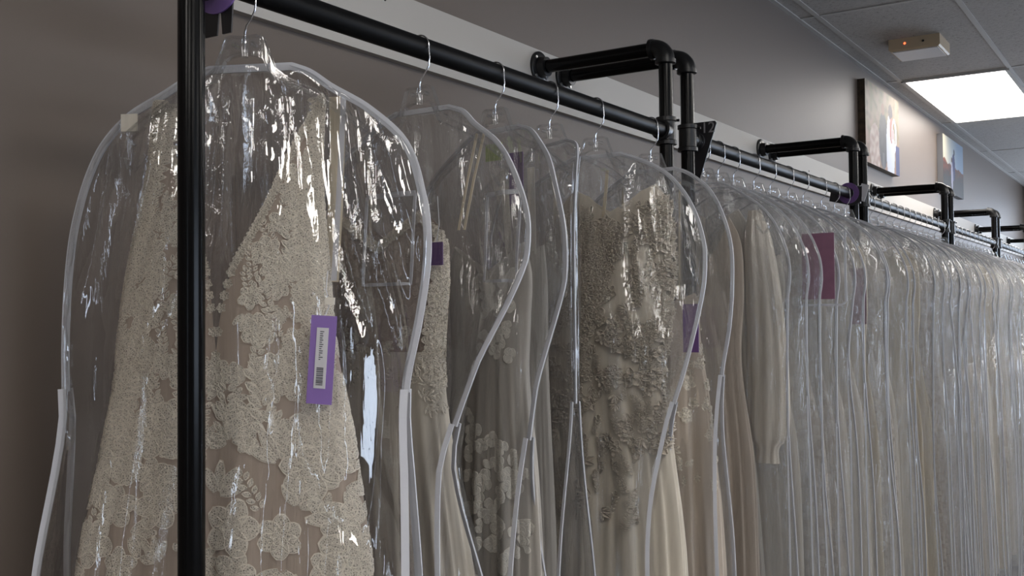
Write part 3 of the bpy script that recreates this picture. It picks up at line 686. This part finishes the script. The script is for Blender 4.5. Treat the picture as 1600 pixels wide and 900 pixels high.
# gown 5
make_hanger('clear plastic hanger right beside the double post, last on the first rack', at(2.405), RZ, HG)
make_bag('clear garment bag over the blush gown beside the double post', at(2.405), RZ, [(0, .066), (.010, .094), (.03, .125), (.06, .158), (.12, .19), (.2, .212), (.3, .214), (.4, .205), (.52, .185), (.7, .18), (1.8, .2)], std(.9, .22, .5), .52, .055, .02, seed=6, nf=56, rows=110)
prof5 = [(.42, 0, .11, .012), (.45, 0, .125, .025), (.55, .0, .13, .035), (.7, 0, .15, .045), (1.0, 0, .17, .05), (1.8, 0, .19, .055)]
fr5 = [(0, .47), (.5, .45), (1, .43)]
d5, S5 = make_dress('strapless blush tulle gown beside the double post', at(2.405), RZ, prof5, (.5, 1.0, .35, .03), fr5, fr5, 1.8, 'blush', sy=.72, nu=110, nv=70, seed=18)
rnd = random.Random(51); lace_part(d5, S5, scatter(rnd, 90, PI, 2 * PI + .6, .46, .9, .013, .022, ['flower', 'leaf']), 'net_lace', .003, 9, thick=0)
for xx in (-.08, .08):
    mb = MB(); mb.ribbon([(xx, 0, -.15), (xx, -.01, -.30), (xx, -.018, -.46)], .005, .0015, lambda i, tg: (1, 0, 0)); mb.build('strap', M['cream'], d5, False)
t = empty('hanging_tag', (2.30, 1.0, EYE - .03), RZ, 'dark violet tag hanging in front of the blush gown', 'tag'); MB().box((-.02, -.0008, -.06), (.02, .0008, .055)).build('card', M['purple_dk'], t, False)

# ------------------------------------------------------------------ packed racks
ordn = ['first', 'second', 'third', 'fourth', 'fifth', 'sixth', 'seventh', 'eighth', 'ninth', 'tenth', 'eleventh', 'twelfth']
r2 = [2.745, 2.855, 2.976, 3.150, 3.300, 3.480, 3.645, 3.86, 4.03, 4.175]
r3 = [4.56, 4.69, 4.83, 4.975, 5.105, 5.225, 5.345, 5.475, 5.60, 5.735, 5.89, 6.06]
r4 = [6.44, 6.57, 6.70, 6.85, 7.0, 7.15, 7.30, 7.45, 7.61, 7.77]
r5 = [8.16, 8.31, 8.46, 8.61, 8.77, 8.93, 9.09, 9.25, 9.42]
# bag shapes of unit half depth 0.06
protoB = []
BG = 'clear garment bags packed along the racks'
def far_bag(i, seed, R, Lf, joint):
    return make_bag('x', (0, 0, 0), RZ, R, Lf, joint, .046, .040, length=1.93, nf=44, rows=90, seed=seed, wr=.75, film='film_far', tape=.0065, group=BG)
shapes = [(1.0, .262, .6), (.95, .245, .7), (1.03, .272, .8), (.98, .24, .52), (.93, .25, .9), (1.01, .255, 1.05), (.97, .265, .45)]
dtypes = [
    # profile, folds, neckline, material, lace
    ([(.17, 0, .06, .010), (.24, 0, .15, .023), (.4, 0, .17, .028), (.6, 0, .16, .030), (1.0, 0, .19, .033), (1.8, 0, .218, .034)], (.4, 1.0, .38, .06), [(0, .3), (.4, .2), (1, .18)], 'white'),
    ([(.24, 0, .13, .010), (.33, 0, .16, .025), (.5, 0, .165, .030), (.62, 0, .155, .030), (.9, 0, .2, .033), (1.8, 0, .218, .034)], (.55, 1.0, .38, .04), [(0, .36), (.6, .3), (.9, .25), (1, .24)], 'lace_a'),
    ([(.3, 0, .15, .016), (.4, 0, .17, .029), (.6, 0, .15, .030), (.85, 0, .18, .033), (1.8, 0, .218, .034)], (.5, 1.0, .38, .05), [(0, .36), (1, .31)], 'ivory'),
    ([(.19, 0, .10, .010), (.26, 0, .165, .025), (.45, 0, .18, .030), (.62, 0, .17, .030), (1.0, 0, .2, .033), (1.8, 0, .218, .034)], (.5, 1.0, .38, .03), [(0, .3), (.5, .22), (1, .2)], 'cream'),
    ([(.26, 0, .14, .011), (.36, 0, .17, .026), (.6, 0, .165, .030), (1.0, 0, .185, .033), (1.8, 0, .218, .034)], (.45, .9, .38, .05), [(0, .4), (.6, .32), (1, .27)], 'lace_b'),
    ([(.2, 0, .10, .012), (.28, 0, .155, .022), (.42, 0, .165, .029), (.62, 0, .15, .030), (.9, 0, .19, .033), (1.8, 0, .218, .034)], (.5, 1.0, .38, .05), [(0, .36), (.6, .26), (1, .21)], 'blush'),
]
DT = ['high-neck white tulle gown', 'cream lace gown', 'strapless ivory tulle gown', 'cream satin gown', 'beaded lace gown', 'blush tulle gown']
DG = 'wedding gowns packed along the racks'
pb = []; pd = []; ph = []
def order_word(k, n, rack):
    if k == n - 1: return 'last on the ' + rack
    return ordn[k] + ' along the ' + rack
cnt = 0
rndp = random.Random(77)
for rk, (xs, lo, hi, rack) in enumerate(((r2, 2.641, 4.312, 'second pipe rack'), (r3, 4.458, 6.178, 'third pipe rack'), (r4, 6.337, 7.913, 'fourth pipe rack'), (r5, 8.05, 9.591, 'fifth pipe rack'))):
    for k, x in enumerate(xs):
        left = (x - xs[k - 1]) / 2 if k else x - lo - .028
        right = (xs[k + 1] - x) / 2 if k + 1 < len(xs) else hi - x - .028
        hd = min(left, right) * .93; sy = hd / .08
        w = order_word(k, len(xs), rack); si = rndp.randrange(7); di = rndp.randrange(6)
        if rk == 0: di = [5, 0, 2, 1, 1, 2, 2, 3, 1, 2][k]; si = [1, 0, 2, 1, 3, 0, 2, 1, 0, 2][k]
        if rk == 1 and k in (0, 1): di = 3
        sx = rndp.uniform(.92, 1.05); rz = RZ + math.radians(rndp.uniform(-2.5, 2.5))
        loc = at(x)
        # hanger
        lb = 'clear hanger, ' + w
        if not ph: ph.append(make_hanger(lb, loc, RZ, HG))
        else: dup(ph[0], lb, loc, RZ)
        # bag
        lb = 'clear garment bag hung ' + w
        if si not in [a for a, _ in pb]:
            sc, pin, jo = shapes[si]
            b = far_bag(si, 20 + si, std(sc, pin, jo), std(sc * .98, pin, jo), jo); b['label'] = lb; b.location = loc; b.rotation_euler.z = rz; b.scale = (sx, sy, 1); pb.append((si, b))
        else: b = dup(dict(pb)[si], lb, loc, rz, sy, sx=sx)
        # gown
        lb = DT[di] + ' ' + w
        if rk == 0 and k == 1:
            _, fo, ne, ma = dtypes[0]; pr_ = [(.17, 0, .06, .010), (.24, -.02, .12, .022), (.4, -.035, .12, .028), (.6, -.035, .115, .03), (1.0, -.03, .14, .033), (1.8, -.01, .18, .037)]; lb = 'soft white gown with one long full sleeve, ' + w
            d, _ = make_dress(lb, loc, RZ, pr_, fo, ne, ne, 1.96, ma, nu=130, nv=80, seed=29, group=DG); d.scale = (sx * .96, sy, 1)
        elif di not in [a for a, _ in pd]:
            pr_, fo, ne, ma = dtypes[di]
            d, _ = make_dress(lb, loc, RZ, pr_, fo, ne, ne, 1.96, ma, nu=130, nv=80, seed=30 + di, group=DG); d.scale = (.70 if rk == 0 and k == 0 else sx * .96, sy, 1); pd.append((di, d))
        else: d = dup(dict(pd)[di], lb, loc, RZ, sy, sx=sx * .96)
        if rk == 0 and k == 1:                   # the gown with a full bishop sleeve
            sl = MB(); rows = []
            for j in range(61):
                f = j / 60; z = -.190 - f * .71; wd = sper([(0, .02), (.12, .042), (.4, .056), (.75, .064), (.9, .058), (.94, .034), (1, .037)], f); dp = wd * .62
                cx = .128 + .035 * math.sin(f * PI * .7)
                rows.append([(cx + wd * math.cos(a) * (1 + .05 * math.sin(13 * a) * (1 - f * .3)), -.036 + dp * math.sin(a) * (1 + .1 * math.sin(9 * a + f * 3)), z) for a in [2 * PI * i / 64 for i in range(64)]])
            so_ = sl.grid(rows, True).build('sleeve', M['ivory'], d, 'all')
        if rk == 0 and k == 3:
            t = empty('hanging_card', (x - hd - .004, .930, EYE + .14), RZ, 'large mauve card in a clear pocket on the second rack', 'card')
            MB().box((-.046, -.0008, -.098), (.050, .0008, .098)).build('card', M['mauve'], t, False)
            pk = MB(); pk.ribbon([(.05, -.002, .1), (.082, -.002, .1), (.082, -.002, -.105), (.07, -.002, -.115), (-.05, -.002, -.115)], .006, .002, lambda i, tg: tg.cross(Vector((0, 1, 0)))); pk.build('pocket', M['tape'], t, False)
        if rk == 0 and k == 7:
            t = empty('hanging_card', (x - hd - .004, 1.0, EYE + .06), RZ, 'faint violet card seen through bags near the numbered divider rack', 'card')
            MB().box((-.03, -.0008, -.1), (.03, .0008, .1)).build('card', M['mauve'], t, False)

# ------------------------------------------------------------------ size dividers on the bars
def digit_text(body, size, parent, loc, rot):
    c = bpy.data.curves.new('size_number', 'FONT'); c.body = body; c.size = size; c.extrude = .0006; c.align_x = 'CENTER'; c.align_y = 'CENTER'
    tmp = bpy.data.objects.new('tmp', c); C.objects.link(tmp); dg = bpy.context.evaluated_depsgraph_get()
    me = bpy.data.meshes.new_from_object(tmp.evaluated_get(dg)); bpy.data.objects.remove(tmp)
    me.materials.clear(); me.materials.append(M['digit']); o = bpy.data.objects.new('size_number', me); C.objects.link(o)
    o.parent = parent; o.location = loc; o.rotation_euler = rot; return o
def divider(loc, rz, tilt, label, pts, text=None, disc=None, stripe=None):
    t = empty('size_divider', loc, 0, label, 'size divider'); t.rotation_euler = (0, tilt, rz)
    hole = [(math.cos(a) * (BR + .0015), math.sin(a) * (BR + .0015)) for a in [-2 * PI * i / 24 for i in range(24)]]
    k0 = max(range(len(pts)), key=lambda q: pts[q][0]); outer = pts[k0:] + pts[:k0]
    pts = [outer[0]] + outer[1:] + [outer[0]] + hole + [hole[0]]
    if sum(a[0] * b[1] - b[0] * a[1] for a, b in zip(outer, outer[1:] + outer[:1])) < 0: pts = [outer[0]] + outer[1:] + [outer[0]] + [hole[0]] + hole[:0:-1] + [hole[0]]
    n = len(pts); mb = MB(); mb.add([(x, -.0012, z) for x, z in pts] + [(x, .0012, z) for x, z in pts], [tuple(range(n)), tuple(range(n, 2 * n))[::-1]] + [(i, i + n, (i + 1) % n + n, (i + 1) % n) for i in range(n)])
    mb.build('plate', M['plate'], t, False)
    cl = MB(); cl.tube([(math.cos(a) * (BR + .004), 0, math.sin(a) * (BR + .004)) for a in [math.radians(-50 + 280 * i / 20) for i in range(21)]], .0035, 8); cl.build('clip_ring', M['plate'], t)
    if disc: MB().ring((0, -.0045, 0), (0, 1, 0), [(0, BR + .002), (0, disc[2]), (.003, disc[2]), (.003, BR + .002)], 32, False).build('card_disc', M['purple_dk' if len(disc) < 4 else disc[3]], t)
    if stripe: MB().box((stripe[0], -.004, stripe[1]), (stripe[2], -.0012, stripe[3])).build('paper_label', M['paper'], t, False)
    if text: digit_text(text[0], text[1], t, (text[2], -.0014, text[3]), (PI / 2, 0, 0))
    return t
divider((2.7, BARY, BARZ), RZ, 0, 'black tapering size divider numbered twelve beside the double post',
        [(-.03, .052), (.056, .052), (.061, .046), (.010, -.105), (-.008, -.105), (-.03, -.02)], ('12', .042, .036, .034))
divider((1.0, BARY, BARZ), RZ, 0, 'black split size divider with violet rim beside the nearest post',
        [(-.04, .05), (.036, .05), (.026, -.080), (.008, -.080), (.003, -.03), (-.003, -.080), (-.03, -.080)], None, (.03, .02, .05, 'purple'))
divider((4.235, BARY, BARZ), RZ, .1, 'black size divider with violet disc and pale label at the second double post',
        [(-.07, .02), (.05, .03), (.055, -.03), (.02, -.05), (-.075, -.035)], None, (.03, -.005, .042), None)
t = empty('hanging_card', (4.262, 1.10, BARZ + .002), RZ, 'small lilac label tilted beside the second double post', 'card'); t.rotation_euler = (0, math.radians(18), RZ)
MB().box((-.016, -.001, -.034), (.016, .001, .034)).build('card', M['paper'], t, False)

# ------------------------------------------------------------------ daylight, camera, render settings
w = bpy.data.worlds.new('World'); bpy.context.scene.world = w; w.use_nodes = True
bg = w.node_tree.nodes['Background']; bg.inputs[0].default_value = (.70, .82, 1.0, 1); bg.inputs[1].default_value = 13.0
def portal(loc, rot, sx, sy):
    l = bpy.data.lights.new('window_portal', 'AREA'); l.shape = 'RECTANGLE'; l.size = sx; l.size_y = sy; l.cycles.is_portal = True
    o = bpy.data.objects.new('window_portal', l); o.location = loc; o.rotation_euler = rot; C.objects.link(o)
portal((XR + .12, -2.8, 1.5), (0, PI / 2, 0), 2.7, 8.0)
portal((XL - .12, -1.1, 1.45), (0, -PI / 2, 0), 2.1, .36)
portal((1.2, YB - .12, 1.575), (PI / 2, 0, 0), 6.0, 1.75)

cam = bpy.data.cameras.new('camera'); co = bpy.data.objects.new('camera', cam); C.objects.link(co)
cam.sensor_width = 36; cam.lens = 36 * 1622.2 / 1600; cam.clip_start = .02; cam.clip_end = 100
th, pi_, ro = .5802, .027, -.0087
f = Vector((math.cos(th) * math.cos(pi_), math.sin(th) * math.cos(pi_), math.sin(pi_)))
rt = Vector((math.sin(th), -math.cos(th), 0)); up = rt.cross(f)
R_ = rt * math.cos(ro) + up * math.sin(ro); U_ = up * math.cos(ro) - rt * math.sin(ro)
co.matrix_world = Matrix(((R_.x, U_.x, -f.x, 0), (R_.y, U_.y, -f.y, 0), (R_.z, U_.z, -f.z, EYE), (0, 0, 0, 1)))
sc = bpy.context.scene; sc.camera = co
sc.view_settings.view_transform = 'Standard'; sc.view_settings.look = 'None'; sc.view_settings.exposure = -.68; sc.view_settings.gamma = 1
sc.view_settings.use_curve_mapping = False
cy = sc.cycles
cy.max_bounces = 6; cy.diffuse_bounces = 3; cy.glossy_bounces = 2; cy.transmission_bounces = 2; cy.transparent_max_bounces = 48
cy.caustics_reflective = False; cy.caustics_refractive = False; cy.use_denoising = True; cy.sample_clamp_indirect = 6
